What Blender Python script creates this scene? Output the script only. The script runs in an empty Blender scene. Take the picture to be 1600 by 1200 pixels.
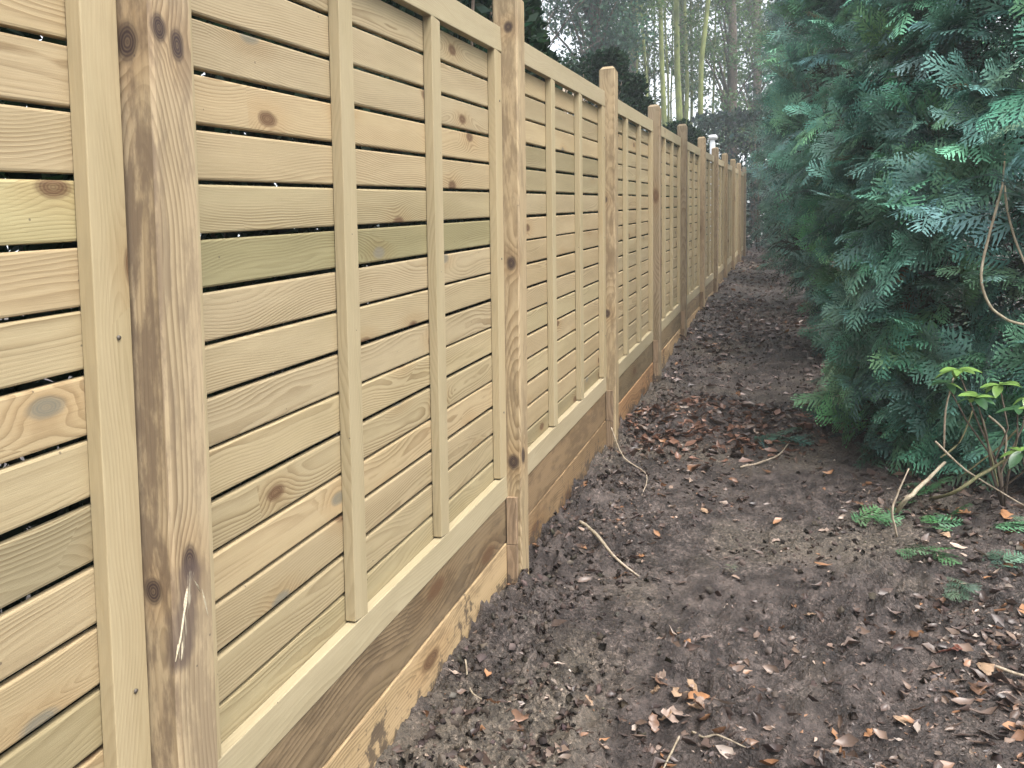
import bpy, bmesh, math, random
import numpy as np
from mathutils import Matrix, Vector

random.seed(7)
rng = np.random.default_rng(11)
S = bpy.context.scene
C = S.collection

# ------------------------------------------------------------------ camera
FPX = 1261.13                      # focal length in photo pixels (1600 wide)
YAW, PITCH, ROLL = .3236, .0717, -.0133
CAMZ = 1.5
def cam_axes():
    cy, sy = math.cos(YAW), math.sin(YAW)
    F = Vector((-sy*math.cos(PITCH), cy*math.cos(PITCH), -math.sin(PITCH)))
    R = Vector((cy, sy, 0)); U = R.cross(F)
    return F, R*math.cos(ROLL)+U*math.sin(ROLL), U*math.cos(ROLL)-R*math.sin(ROLL)
CF, CR, CU = cam_axes()
cam = bpy.data.cameras.new('camera'); camo = bpy.data.objects.new('camera', cam); C.objects.link(camo)
cam.sensor_width = 36; cam.lens = FPX/1600*36; cam.clip_start = .05; cam.clip_end = 2000
camo.matrix_world = Matrix(((CR.x, CU.x, -CF.x, 0), (CR.y, CU.y, -CF.y, 0), (CR.z, CU.z, -CF.z, CAMZ), (0, 0, 0, 1)))
S.camera = camo

# ------------------------------------------------------------------ sky and sun (overcast)
SUN_EL, SUN_AZ = math.radians(60), math.radians(126)      # azimuth from +Y clockwise
w = bpy.data.worlds.new('World'); S.world = w; w.use_nodes = True
nt = w.node_tree; nt.nodes.clear()
sky = nt.nodes.new('ShaderNodeTexSky'); sky.sky_type = 'NISHITA'; sky.sun_disc = False
sky.sun_elevation = SUN_EL; sky.sun_rotation = SUN_AZ; sky.dust_density = 4; sky.air_density = 1.2; sky.ozone_density = 1
hs = nt.nodes.new('ShaderNodeHueSaturation'); hs.inputs['Saturation'].default_value = .22
bg = nt.nodes.new('ShaderNodeBackground'); bg.inputs['Strength'].default_value = .15
wo = nt.nodes.new('ShaderNodeOutputWorld')
nt.links.new(sky.outputs[0], hs.inputs['Color']); nt.links.new(hs.outputs[0], bg.inputs[0]); nt.links.new(bg.outputs[0], wo.inputs[0])
sun = bpy.data.lights.new('sun', 'SUN'); sun.energy = 1.25; sun.angle = math.radians(35); sun.color = (1, .955, .89)
suno = bpy.data.objects.new('sun', sun); C.objects.link(suno)
sd = Vector((math.sin(SUN_AZ)*math.cos(SUN_EL), math.cos(SUN_AZ)*math.cos(SUN_EL), math.sin(SUN_EL)))
suno.rotation_euler = sd.to_track_quat('Z', 'Y').to_euler()
S.view_settings.view_transform = 'Standard'; S.view_settings.look = 'None'; S.view_settings.gamma = 1
S.view_settings.exposure = 1.68
S.cycles.volume_bounces = 1; S.cycles.max_bounces = 6; S.cycles.diffuse_bounces = 3; S.cycles.transparent_max_bounces = 6

# ------------------------------------------------------------------ layout helpers
D = 1.0376; SL = .1408; BAY = 1.93; H = 1.83; PY0 = 1.1907; PROUD = .056
ANG = math.atan(SL)
def zpan(y): return CAMZ - 1.1094 + SL*y               # underside of the panels
def fx(y): return -D + max(0., y-9)*.0105              # front plane of the panels
OFF = ((-5, .37), (1, .365), (3.1, .35), (5, .38), (7, .395), (8.9, .335), (10.8, .255), (12.8, .235), (16, .2), (400, .2))
def zbase(y):
    y = np.asarray(y, float)
    g = CAMZ - 1.1094 + SL*np.minimum(y, 34) + np.where(y > 34, (y-34)*.03, 0)
    return g - np.interp(y, [a for a, b in OFF], [b for a, b in OFF])
def ray(px, py):
    return CF + CR*((px-800)/FPX) + CU*((600-py)/FPX)
def on_ground(px, py):
    d = ray(px, py); t = 1.
    for _ in range(60):
        p = d*t; g = float(zbase(p.y)) - CAMZ
        t *= 1 + .7*((g/p.z if abs(p.z) > 1e-6 else 1)-1) if (g < 0 and p.z < 0) else 1.05
    lo, hi = .5, 60.
    for _ in range(50):
        m = (lo+hi)/2; p = d*m
        if p.z + CAMZ > float(zbase(p.y)): lo = m
        else: hi = m
    p = d*lo
    return Vector((p.x, p.y, 0))
def at_y(px, py, y):
    d = ray(px, py); p = d*(y/d.y)
    return Vector((p.x, p.y, p.z+CAMZ))
def at_x(px, py, x):
    d = ray(px, py); p = d*(x/d.x)
    return Vector((p.x, p.y, p.z+CAMZ))

# ------------------------------------------------------------------ value noise
def _h(ix, iy, iz, s):
    n = (ix*374761393 + iy*668265263 + iz*2147483647 + s*974634777) & 0xffffffff
    n = ((n ^ (n >> 13))*1274126177) & 0xffffffff
    n = ((n ^ (n >> 16))*2246822519) & 0xffffffff
    return ((n ^ (n >> 15)) & 0xffff)/65535.
def vnoise(x, y, z=None, seed=0):
    x = np.asarray(x, float); y = np.asarray(y, float); z = np.zeros_like(x) if z is None else np.asarray(z, float)
    ix, iy, iz = np.floor(x).astype(np.int64), np.floor(y).astype(np.int64), np.floor(z).astype(np.int64)
    u, v, t = x-ix, y-iy, z-iz
    u, v, t = [q*q*q*(q*(q*6-15)+10) for q in (u, v, t)]
    r = 0
    for a in (0, 1):
        for b in (0, 1):
            for c in (0, 1):
                r = r + (u if a else 1-u)*(v if b else 1-v)*(t if c else 1-t)*_h(ix+a, iy+b, iz+c, seed)
    return r*2-1
def fbm(x, y, o=4, seed=0, z=None, rough=.5):
    r, a, f = 0, 1., 1.
    for i in range(o):
        r = r + a*vnoise(x*f, y*f, None if z is None else z*f, seed+i*7); a *= rough; f *= 2.03
    return r

# ------------------------------------------------------------------ tagging
def tag(o, label=None, cat=None, group=None, kind=None):
    if label: o['label'] = label
    if cat: o['category'] = cat
    if group: o['group'] = group
    if kind: o['kind'] = kind
    return o
def empty(name, loc, parent=None):
    o = bpy.data.objects.new(name, None); C.objects.link(o); o.location = loc; o.empty_display_size = .1
    if parent: o.parent = parent
    return o
def link(name, me, parent=None, mat=None):
    o = bpy.data.objects.new(name, me); C.objects.link(o)
    if mat and not me.materials: me.materials.append(mat)
    if parent:
        o.parent = parent
    return o
def place(o, M):
    """world matrix, whatever the parent"""
    if o.parent:
        pl = o.parent; T = Matrix.Translation(pl.location)
        if pl.parent: T = Matrix.Translation(pl.parent.location) @ T
        o.matrix_basis = T.inverted() @ M
    else:
        o.matrix_basis = M
    return o
def mesh(name, v, f, smooth=False):
    me = bpy.data.meshes.new(name); me.from_pydata([tuple(a) for a in v], [], [tuple(a) for a in f]); me.update()
    if smooth: me.polygons.foreach_set('use_smooth', [True]*len(me.polygons))
    return me
def big_mesh(name, V, Q, tint=None, smooth=False):
    """V (n,3), Q (m,k) all faces same size, tint (n,4) optional"""
    me = bpy.data.meshes.new(name); n, (m, k) = len(V), Q.shape
    me.vertices.add(n); me.vertices.foreach_set('co', np.ascontiguousarray(V, np.float32).ravel())
    me.loops.add(m*k); me.loops.foreach_set('vertex_index', np.ascontiguousarray(Q, np.int32).ravel())
    me.polygons.add(m); me.polygons.foreach_set('loop_start', np.arange(0, m*k, k, dtype=np.int32))
    me.update(calc_edges=True)
    if tint is not None:
        a = me.color_attributes.new('tint', 'FLOAT_COLOR', 'POINT'); a.data.foreach_set('color', np.ascontiguousarray(tint, np.float32).ravel())
    if smooth: me.polygons.foreach_set('use_smooth', np.ones(m, bool))
    return me
def stamp(tv, tq, rot, loc, tint=None):
    """many copies of a template (tv,tq): rot (n,3,3) incl. scale, loc (n,3)"""
    n, k = len(loc), len(tv)
    V = np.einsum('nij,kj->nki', rot, tv) + loc[:, None, :]
    Q = (tq[None] + (np.arange(n)*k)[:, None, None])
    T = None if tint is None else np.repeat(tint, k, 0)
    return V.reshape(-1, 3), Q.reshape(-1, tq.shape[1]), T
def frames(ax, up):
    """rotation matrices with x along ax and z near up"""
    ax = ax/np.linalg.norm(ax, axis=1, keepdims=True)
    y = np.cross(up, ax); y /= np.linalg.norm(y, axis=1, keepdims=True)+1e-9
    z = np.cross(ax, y)
    return np.stack([ax, y, z], 2)

def tube_mesh(name, pts, rad, n=7, cap=True):
    pts = [Vector(p) for p in pts]; V = []; Fc = []
    up = Vector((.31, .17, .93))
    for i, p in enumerate(pts):
        t = (pts[min(i+1, len(pts)-1)]-pts[max(i-1, 0)]).normalized()
        a = t.cross(up if abs(t.dot(up)) < .95 else Vector((1, 0, 0))).normalized(); b = t.cross(a)
        r = rad[i] if hasattr(rad, '__len__') else rad
        for k in range(n):
            q = 2*math.pi*k/n
            V.append(p + (a*math.cos(q)+b*math.sin(q))*r*(1+.12*math.sin(k*2.3+i*1.7)))
    for i in range(len(pts)-1):
        for k in range(n):
            Fc.append((i*n+k, i*n+(k+1) % n, (i+1)*n+(k+1) % n, (i+1)*n+k))
    if cap:
        Fc.append(tuple(range(n-1, -1, -1))); Fc.append(tuple(range((len(pts)-1)*n, len(pts)*n)))
    return mesh(name, V, Fc, True)
def merge_tubes(name, items):
    V, Fc = [], []
    for pts, rad, n in items:
        m = tube_mesh('t', pts, rad, n); o = len(V)
        V += [tuple(v.co) for v in m.vertices]; Fc += [tuple(o+i for i in p.vertices) for p in m.polygons]
        bpy.data.meshes.remove(m)
    return mesh(name, V, Fc, True)

# ------------------------------------------------------------------ materials
class G:
    def __init__(s, name):
        s.m = bpy.data.materials.new(name); s.m.use_nodes = True; s.t = s.m.node_tree; s.t.nodes.clear()
        s.out = s.n('ShaderNodeOutputMaterial'); s.b = s.n('ShaderNodeBsdfPrincipled'); s.l(s.b.outputs[0], s.out.inputs[0])
    def n(s, k, **kw):
        x = s.t.nodes.new(k)
        for a, v in kw.items(): setattr(x, a, v)
        return x
    def l(s, a, b): s.t.links.new(a, b)
    def put(s, sock, v):
        if isinstance(v, (int, float)): sock.default_value = v
        elif isinstance(v, (tuple, list)): sock.default_value = tuple(v) + ((1,) if len(v) == 3 and len(sock.default_value) == 4 else ())
        else: s.l(v, sock)
    def math(s, op, a, b=0, c=None, clamp=False):
        x = s.n('ShaderNodeMath', operation=op, use_clamp=clamp); s.put(x.inputs[0], a); s.put(x.inputs[1], b)
        if c is not None: s.put(x.inputs[2], c)
        return x.outputs[0]
    def vec(s, op, a, b=(0, 0, 0)):
        x = s.n('ShaderNodeVectorMath', operation=op); s.put(x.inputs[0], a); s.put(x.inputs[1], b)
        return x.outputs['Value'] if op in ('LENGTH', 'DISTANCE', 'DOT_PRODUCT') else x.outputs[0]
    def xyz(s, x, y, z):
        c = s.n('ShaderNodeCombineXYZ'); s.put(c.inputs[0], x); s.put(c.inputs[1], y); s.put(c.inputs[2], z); return c.outputs[0]
    def sep(s, v):
        c = s.n('ShaderNodeSeparateXYZ'); s.l(v, c.inputs[0]); return c.outputs
    def noise(s, v, scale=1, detail=3, rough=.55, out=0):
        x = s.n('ShaderNodeTexNoise'); s.l(v, x.inputs['Vector']); s.put(x.inputs['Scale'], scale); x.inputs['Detail'].default_value = detail; x.inputs['Roughness'].default_value = rough
        return x.outputs[out]
    def ramp(s, f, stops, interp='LINEAR'):
        x = s.n('ShaderNodeValToRGB'); s.put(x.inputs[0], f); x.color_ramp.interpolation = interp
        e = x.color_ramp.elements
        while len(e) < len(stops): e.new(.5)
        for i, (p, c) in enumerate(stops):
            e[i].position = p; e[i].color = (c, c, c, 1) if isinstance(c, (int, float)) else tuple(c)+(1,)
        return x.outputs[0]
    def mix(s, f, a, b, mode='MIX'):
        x = s.n('ShaderNodeMix', data_type='RGBA', blend_type=mode); s.put(x.inputs[0], f); s.put(x.inputs[6], a); s.put(x.inputs[7], b); return x.outputs[2]
    def smooth(s, v, lo, hi):
        x = s.n('ShaderNodeMapRange', interpolation_type='SMOOTHSTEP'); s.put(x.inputs[0], v); s.put(x.inputs[1], lo); s.put(x.inputs[2], hi); return x.outputs[0]
    def bump(s, h, strength, dist):
        x = s.n('ShaderNodeBump'); s.put(x.inputs['Height'], h); x.inputs['Strength'].default_value = strength; x.inputs['Distance'].default_value = dist
        s.l(x.outputs[0], s.b.inputs['Normal'])

def wood(name, light, dark, ring=.0055, stain=.25, stain_col=(.10, .075, .05), knots=.45, knot_scale=(3.2, 6.5), mint=.5, big=(), scar=None, grain=1., rough=.72, soil=False, side=0.):
    """sawn softwood; local x runs along the board, object colour tints each board"""
    g = G(name)
    co = g.n('ShaderNodeTexCoord').outputs['Object']; oi = g.n('ShaderNodeObjectInfo'); rnd = oi.outputs['Random']
    X, Y, Z = g.sep(co)
    sx = g.math('MULTIPLY', rnd, 87.3); sz = g.math('MULTIPLY', g.math('FRACT', g.math('MULTIPLY', rnd, 17.7)), 41.)
    r2 = g.math('FRACT', g.math('MULTIPLY', rnd, 53.1))
    p = g.xyz(g.math('ADD', X, sx), Y, g.math('ADD', Z, sz))
    # pith line wandering behind the board
    wob = g.noise(g.xyz(g.math('MULTIPLY', g.math('ADD', X, sx), .9), sz, 0.), 1, 2, .5)
    z0 = g.math('MULTIPLY_ADD', wob, .30, g.math('MULTIPLY_ADD', r2, .16, -.23))
    dy = g.math('ADD', Y, g.math('MULTIPLY_ADD', g.math('FRACT', g.math('MULTIPLY', rnd, 7.3)), .07, .015))
    dz = g.math('SUBTRACT', Z, z0)
    r = g.math('SQRT', g.math('ADD', g.math('MULTIPLY', dz, dz), g.math('MULTIPLY', dy, dy)))
    warp = g.noise(g.vec('MULTIPLY', p, (2.4, 11, 11)), 1, 3, .5)
    r = g.math('ADD', r, g.math('MULTIPLY_ADD', warp, .018, -.009))
    # knots
    vo = g.n('ShaderNodeTexVoronoi', voronoi_dimensions='2D'); vo.inputs['Randomness'].default_value = .85; vo.inputs['Scale'].default_value = 1
    yz = g.math('ADD', Z, g.math('MULTIPLY', Y, .8))
    jig = g.noise(g.vec('MULTIPLY', p, (30, 30, 30)), 1, 2, .5)
    g.l(g.xyz(g.math('MULTIPLY', g.math('ADD', X, sx), knot_scale[0]), g.math('MULTIPLY', g.math('ADD', yz, sz), knot_scale[1]), 0.), vo.inputs['Vector'])
    has = g.math('LESS_THAN', g.sep(vo.outputs['Color'])[0], knots)
    kd = g.math('ADD', g.math('ADD', vo.outputs['Distance'], g.math('MULTIPLY_ADD', jig, .04, -.02)), g.math('MULTIPLY', g.math('SUBTRACT', 1, has), 5.))
    for (k, rad, asp) in big:          # knots placed by hand (local position, radius, stretch along the grain)
        v = g.vec('MULTIPLY', g.vec('SUBTRACT', co, k), (1/(rad*asp), 1/rad, 1/rad))
        dd = g.math('ADD', g.math('MULTIPLY', g.vec('LENGTH', v), .10), g.math('MULTIPLY_ADD', jig, .03, -.015))
        kd = g.math('MINIMUM', kd, dd)
    bend = g.math('POWER', 2.718, g.math('MULTIPLY', g.math('MULTIPLY', kd, kd), -16.))
    r = g.math('ADD', r, g.math('MULTIPLY', bend, .026))
    t = g.math('FRACT', g.math('DIVIDE', r, ring))
    late = g.ramp(t, ((0, 0.), (.30, .05), (.78, .85), (.90, 1.), (1., 0.)))
    str_ = g.math('MULTIPLY', g.noise(g.vec('MULTIPLY', p, (1.1, 14, 14)), 1, 2), 1.25*grain)
    late = g.math('MULTIPLY', late, g.smooth(str_, .25, .95))
    fib = g.noise(g.vec('MULTIPLY', p, (9, 420, 420)), 1, 2, .6)
    blot = g.noise(g.vec('MULTIPLY', p, (1.7, 9, 9)), 1, 3, .55)
    c = g.mix(late, light, dark)
    c = g.mix(g.math('MULTIPLY_ADD', fib, 1.1, -.35, clamp=True), c, g.mix(1., c, (.80, .76, .70), 'MULTIPLY'))
    c = g.mix(g.smooth(blot, .42, .74), c, g.mix(1., c, (.90, .90, .87), 'MULTIPLY'))
    # treatment stain: blotches drawn out along the grain
    st = g.noise(g.vec('MULTIPLY', p, (8.5, 30, 30)), 1, 7, .66)
    st2 = g.noise(g.vec('MULTIPLY', p, (.8, 5, 5)), 1, 2, .5)
    sm = g.math('MULTIPLY', g.smooth(g.math('ADD', st, g.math('MULTIPLY_ADD', st2, .6, -.3)), .46, .64), stain)
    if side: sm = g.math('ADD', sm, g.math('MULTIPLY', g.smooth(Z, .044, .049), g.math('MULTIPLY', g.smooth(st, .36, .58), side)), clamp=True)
    c = g.mix(sm, c, stain_col)
    # tint of this board
    c = g.mix(1., c, oi.outputs['Color'], 'MULTIPLY')
    # knots last
    kc = g.mix(g.math('MULTIPLY', g.smooth(g.sep(vo.outputs['Color'])[1], .45, .55), mint), (.105, .060, .032), (.25, .29, .245))
    if big: kc = g.mix(1., kc, (.040, .027, .025))
    kring = g.ramp(g.math('MULTIPLY', kd, 4.), ((.0, .75), (.2, .95), (.30, .85), (.40, .55), (.52, .0)))
    kin = g.math('MULTIPLY', g.math('SINE', g.math('MULTIPLY', kd, 260.)), .12)
    c = g.mix(g.math('ADD', kring, g.math('MULTIPLY', kin, kring), clamp=True), c, kc)
    halo = g.math('MULTIPLY', g.smooth(kd, .42, .12), .28)
    c = g.mix(halo, c, g.mix(1., c, (.80, .62, .45), 'MULTIPLY'))
    # small nail holes and flecks
    fl = g.n('ShaderNodeTexVoronoi'); g.l(p, fl.inputs['Vector']); fl.inputs['Scale'].default_value = 21
    flm = g.math('MULTIPLY', g.math('LESS_THAN', fl.outputs['Distance'], .05), g.math('LESS_THAN', g.sep(fl.outputs['Color'])[0], .35))
    c = g.mix(g.math('MULTIPLY', flm, .7), c, (.08, .06, .045))
    if scar:                            # torn fibres: centre line from a to b, half width
        a, b_, hw = Vector(scar[0]), Vector(scar[1]), scar[2]
        ab = b_-a; L2 = ab.length_squared
        wv = g.vec('MULTIPLY', g.vec('SUBTRACT', g.noise(g.vec('MULTIPLY', co, (14, 8, 8)), 1, 3, .5, 1), (.5, .5, .5)), (.0, .035, .035))
        ap = g.vec('SUBTRACT', g.vec('ADD', co, wv), tuple(a))
        tt = g.math('DIVIDE', g.vec('DOT_PRODUCT', ap, tuple(ab)), L2, clamp=True)
        q = g.vec('SUBTRACT', ap, g.vec('MULTIPLY', tuple(ab), g.xyz(tt, tt, tt)))
        dist = g.math('ADD', g.vec('LENGTH', q), g.math('MULTIPLY_ADD', g.noise(g.vec('MULTIPLY', co, (9, 0, 0)), 1, 2), hw*1.6, -hw*.8))
        nz = g.noise(g.vec('MULTIPLY', co, (18, 90, 90)), 1, 4, .6)
        dist = g.math('ADD', dist, g.math('MULTIPLY_ADD', nz, hw*2.2, -hw*1.1))
        c = g.mix(g.math('MULTIPLY', g.smooth(dist, hw*3.6, hw*1.4), .75), c, (.085, .06, .05))
        sc_n = g.noise(g.vec('MULTIPLY', co, (25, 300, 300)), 1, 3, .6)
        c = g.mix(g.math('MULTIPLY', g.smooth(dist, hw*.9, hw*.4), g.math('MULTIPLY', g.smooth(sc_n, .48, .64), .8)), c, (.36, .32, .235))
    if soil:                            # mud splashed up from the path, following the slope
        wp_ = g.n('ShaderNodeNewGeometry').outputs['Position']; wx, wy, wz = g.sep(wp_)
        hgt_ = g.math('SUBTRACT', g.math('SUBTRACT', wz, g.math('MULTIPLY', wy, SL)), CAMZ-1.1094-.37)
        sp = g.math('ADD', g.noise(wp_, 26, 5, .65), g.math('MULTIPLY', g.math('SUBTRACT', g.noise(wp_, 5, 2), .5), .8))
        mk = g.smooth(g.math('SUBTRACT', sp, g.math('MULTIPLY', hgt_, 1.7)), .38, .50)
        c = g.mix(g.math('MULTIPLY', mk, .8), c, (.052, .039, .031))
    g.l(c, g.b.inputs['Base Color']); g.b.inputs['Roughness'].default_value = rough; g.b.inputs['Specular IOR Level'].default_value = .25
    hgt = g.math('ADD', g.math('MULTIPLY', late, .8), g.math('MULTIPLY', fib, .9))
    g.bump(g.math('SUBTRACT', hgt, g.math('MULTIPLY', kring, .6)), .35, .0012)
    return g.m

LIGHT = (.352, .286, .178); DARK = (.200, .144, .079)
W_slat = wood('slat_wood', LIGHT, DARK, stain=.06, knots=.20, mint=.42)
W_frame = wood('frame_wood', (.358, .300, .196), (.255, .202, .122), ring=.007, stain=.10, stain_col=(.19, .15, .095), knots=.12, mint=.3, grain=.8)
W_post = wood('post_wood', (.32, .255, .175), (.165, .118, .072), ring=.009, stain=.45, stain_col=(.135, .10, .064), knots=.30, knot_scale=(1.7, 5), mint=0., soil=True)
W_board = wood('gravel_board_wood', (.30, .23, .155), (.13, .092, .058), ring=.011, stain=.45, stain_col=(.09, .066, .045), knots=.35, knot_scale=(1.6, 4), mint=.0, soil=True)

def leafmat(name, rough=.55, trans=.25, var=.25, spec=.3):
    g = G(name); at = g.n('ShaderNodeAttribute'); at.attribute_name = 'tint'
    geo = g.n('ShaderNodeNewGeometry'); nz = g.noise(geo.outputs['Position'], 18, 2)
    c = g.mix(1., at.outputs['Color'], g.ramp(nz, ((.25, 1-var), (.75, 1+var))), 'MULTIPLY')
    g.l(c, g.b.inputs['Base Color']); g.b.inputs['Roughness'].default_value = rough; g.b.inputs['Specular IOR Level'].default_value = spec
    tr = g.n('ShaderNodeBsdfTranslucent'); g.l(c, tr.inputs[0]); mx = g.n('ShaderNodeMixShader'); mx.inputs[0].default_value = trans
    g.l(g.b.outputs[0], mx.inputs[1]); g.l(tr.outputs[0], mx.inputs[2]); g.l(mx.outputs[0], g.out.inputs[0])
    return g.m
M_conifer = leafmat('conifer_foliage', .5, .15, .25, .25)
M_leaf = leafmat('evergreen_leaves', .6, .42, .25, .12)
M_soil = leafmat('soil_crumb', .8, 0., .5, .2)
M_litter = leafmat('dead_leaves', .38, .08, .35, .5)
def barkmat(name, a, b, scale=14):
    g = G(name); p = g.n('ShaderNodeTexCoord').outputs['Object']
    n1 = g.noise(g.vec('MULTIPLY', p, (scale, scale, scale*.35)), 1, 5, .6); n2 = g.noise(p, 2.2, 3)
    c = g.mix(g.smooth(n1, .3, .7), a, b); c = g.mix(g.smooth(n2, .4, .7), c, g.mix(1., c, (.7, .72, .66), 'MULTIPLY'))
    g.l(c, g.b.inputs['Base Color']); g.b.inputs['Roughness'].default_value = .85; g.bump(n1, .6, .01); return g.m
M_bark = barkmat('brown_bark', (.055, .038, .028), (.12, .09, .065))
M_moss = barkmat('mossy_bark', (.095, .115, .035), (.20, .225, .065), 9)
M_twig = barkmat('dry_twig', (.22, .17, .12), (.42, .35, .27), 60)
M_vine = barkmat('pale_vine', (.30, .24, .17), (.46, .40, .30), 60)
M_stem = barkmat('green_stem', (.10, .11, .05), (.20, .17, .09), 60)
def plain(name, col, rough=.6):
    g = G(name); p = g.n('ShaderNodeTexCoord').outputs['Object']; n = g.noise(p, 9, 4)
    g.l(g.mix(n, tuple(q*.8 for q in col), tuple(min(1, q*1.1) for q in col)), g.b.inputs['Base Color']); g.b.inputs['Roughness'].default_value = rough; return g.m
M_white = plain('white_paint', (.75, .76, .77)); M_steel = plain('screw_steel', (.10, .085, .07), .45)

def mudmat():
    g = G('mud'); p = g.n('ShaderNodeNewGeometry').outputs['Position']
    big = g.noise(p, 1.3, 4, .55); mid = g.noise(p, 9, 5, .6); fine = g.noise(p, 70, 5, .65); vf = g.noise(p, 260, 3, .6)
    c = g.mix(g.smooth(mid, .35, .68), (.025, .0192, .0177), (.088, .0705, .0635))
    c = g.mix(g.smooth(big, .48, .66), c, g.mix(.55, c, (.125, .105, .078)))
    c = g.mix(g.smooth(fine, .40, .70), c, g.mix(1., c, (1.75, 1.68, 1.62), 'MULTIPLY'))
    c = g.mix(g.math('MULTIPLY', g.smooth(vf, .60, .72), .55), c, (.22, .18, .155))
    c = g.mix(g.math('MULTIPLY', g.smooth(vf, .42, .32), .6), c, (.018, .013, .012))
    wq = g.vec('ADD', p, g.vec('MULTIPLY', g.noise(p, 40, 3, .6, 1), (.02, .02, .02)))
    def cells(sc):
        v = g.n('ShaderNodeTexVoronoi'); g.l(wq, v.inputs['Vector']); v.inputs['Scale'].default_value = sc; return v.outputs
    va, vb = cells(62), cells(150)
    pat = g.smooth(g.noise(p, 2.3, 4, .6), .34, .55)           # crumbly here, trodden smooth there
    c = g.mix(g.math('MULTIPLY_ADD', pat, .8, .2), c, g.mix(1., c, g.ramp(g.sep(va[1])[0], ((0, .6), (.5, 1.), (.9, 1.25), (1, 1.9))), 'MULTIPLY'))
    c = g.mix(g.math('MULTIPLY_ADD', pat, .7, .3), c, g.mix(1., c, g.ramp(g.sep(vb[1])[0], ((0, .65), (.5, 1.), (.92, 1.2), (1, 2.1))), 'MULTIPLY'))
    c = g.mix(g.math('MULTIPLY', g.smooth(va[0], .5, .8), g.math('MULTIPLY', pat, .5)), c, (.020, .015, .013))
    g.l(c, g.b.inputs['Base Color'])
    g.l(g.ramp(g.math('MULTIPLY_ADD', mid, .6, g.math('MULTIPLY', big, .5)), ((.35, .30), (.7, .70))), g.b.inputs['Roughness'])
    g.b.inputs['Specular IOR Level'].default_value = .45
    crumb = g.math('ADD', g.math('MULTIPLY', va[0], -.75), g.math('MULTIPLY', vb[0], -.35))
    crumb = g.math('MULTIPLY', crumb, g.math('MULTIPLY_ADD', pat, .85, .15))
    g.bump(g.math('ADD', crumb, g.math('ADD', g.math('MULTIPLY', fine, 1.), g.math('MULTIPLY', vf, .5))), 1., .016)
    return g.m
M_mud = mudmat()

# ------------------------------------------------------------------ ground
def spaced(segs):
    out = [segs[0][0]]
    for a, b, h in segs:
        n = max(1, round((b-a)/h)); out += list(np.linspace(a, b, n+1)[1:])
    return np.array(out)
gx_ = spaced([(-120, -20, 12), (-20, -4, 1.6), (-4, -1.35, .3), (-1.35, 1.1, .0112), (1.1, 2, .04), (2, 4, .2), (4, 20, 1.6), (20, 120, 12)])
gy_ = spaced([(-40, -4, 6), (-4, 1.4, .3), (1.4, 3.6, .010), (3.6, 4.2, .0125), (4.2, 7, .022), (7, 12, .055), (12, 26, .2), (26, 60, 2), (60, 400, 30)])
def relief(x, y):
    z = zbase(y).copy()
    m = np.clip((x+1.6)/.5, 0, 1)*np.clip((4-x)/2, 0, 1)
    r = .020*fbm(x*2.1, y*2.1, 2, 3)
    rough = np.clip(.50+1.1*fbm(x*1.5, y*1.3, 2, 31), .10, 1.35)
    edge = np.clip((-.62-x)/.3, 0, 1)                    # clods thrown against the fence
    rough = rough + .7*edge
    c1 = 1-np.abs(fbm(x*9, y*8, 3, 5, rough=.55))
    r = r + rough*(.024*fbm(x*7.5, y*7, 3, 9) + .015*(c1-.6))
    r = r + rough*.016*fbm(x*26, y*24, 3, 17, rough=.65)
    r = r + .0035*fbm(x*75, y*70, 2, 23)
    # wheel of trodden track in the middle, banked edges
    r = r - .035*np.exp(-((x+.25)/.33)**2) + .05*np.clip((x-.35)/.6, 0, 1) + .03*edge
    # heap of dug soil and leaves by the fourth post
    for (hx, hy, hr, hh) in ((-.62, 5.55, .30, .10), (-.45, 6.0, .22, .12), (-.78, 3.5, .2, .035), (-.3, 5.35, .3, .04), (.2, 5.6, .3, .05), (-.12, 2.35, .13, .03)):
        r = r + hh*np.exp(-(((x-hx)/hr)**2+((y-hy)/(hr*1.1))**2)**1.3)*(1+.4*fbm(x*14, y*14, 2, 41))
    # boot prints: pressed smooth, with a low rim
    for (hx, hy, an) in FEET:
        ca, sa = math.cos(an), math.sin(an); u = ((x-hx)*ca+(y-hy)*sa)/.15; v = (-(x-hx)*sa+(y-hy)*ca)/.055
        v = v*(1.12-.14*np.sin(u*2.2)); q = np.sqrt(u*u+v*v); k = 1/(1+np.exp((q-1)*9))
        tread = .0022*np.sign(np.sin(u*20))*k
        r = r*(1-.78*k) + tread - .020*k + .013*np.exp(-((q-1.2)/.2)**2)
    return z + r*m
FEET = [(-.42, 2.55, 1.5), (-.12, 2.85, 1.75), (.10, 2.30, 1.2), (-.30, 3.35, 1.65), (.02, 3.75, 1.4), (-.35, 4.15, 1.6), (.25, 3.1, 2.0), (.38, 2.62, .9), (-.62, 2.15, 1.5), (-.1, 4.75, 1.5)]
GX, GY = np.meshgrid(gx_, gy_); GZ = relief(GX, GY)
nx, ny = len(gx_), len(gy_)
idx = np.arange(nx*ny).reshape(ny, nx)
Q = np.stack([idx[:-1, :-1], idx[:-1, 1:], idx[1:, 1:], idx[1:, :-1]], -1).reshape(-1, 4)
gme = big_mesh('ground', np.stack([GX, GY, GZ], -1).reshape(-1, 3), Q, smooth=True)
ground = tag(link('ground', gme, None, M_mud), kind='structure')
def gz(x, y): return float(relief(np.array([x]), np.array([y]))[0])

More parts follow.
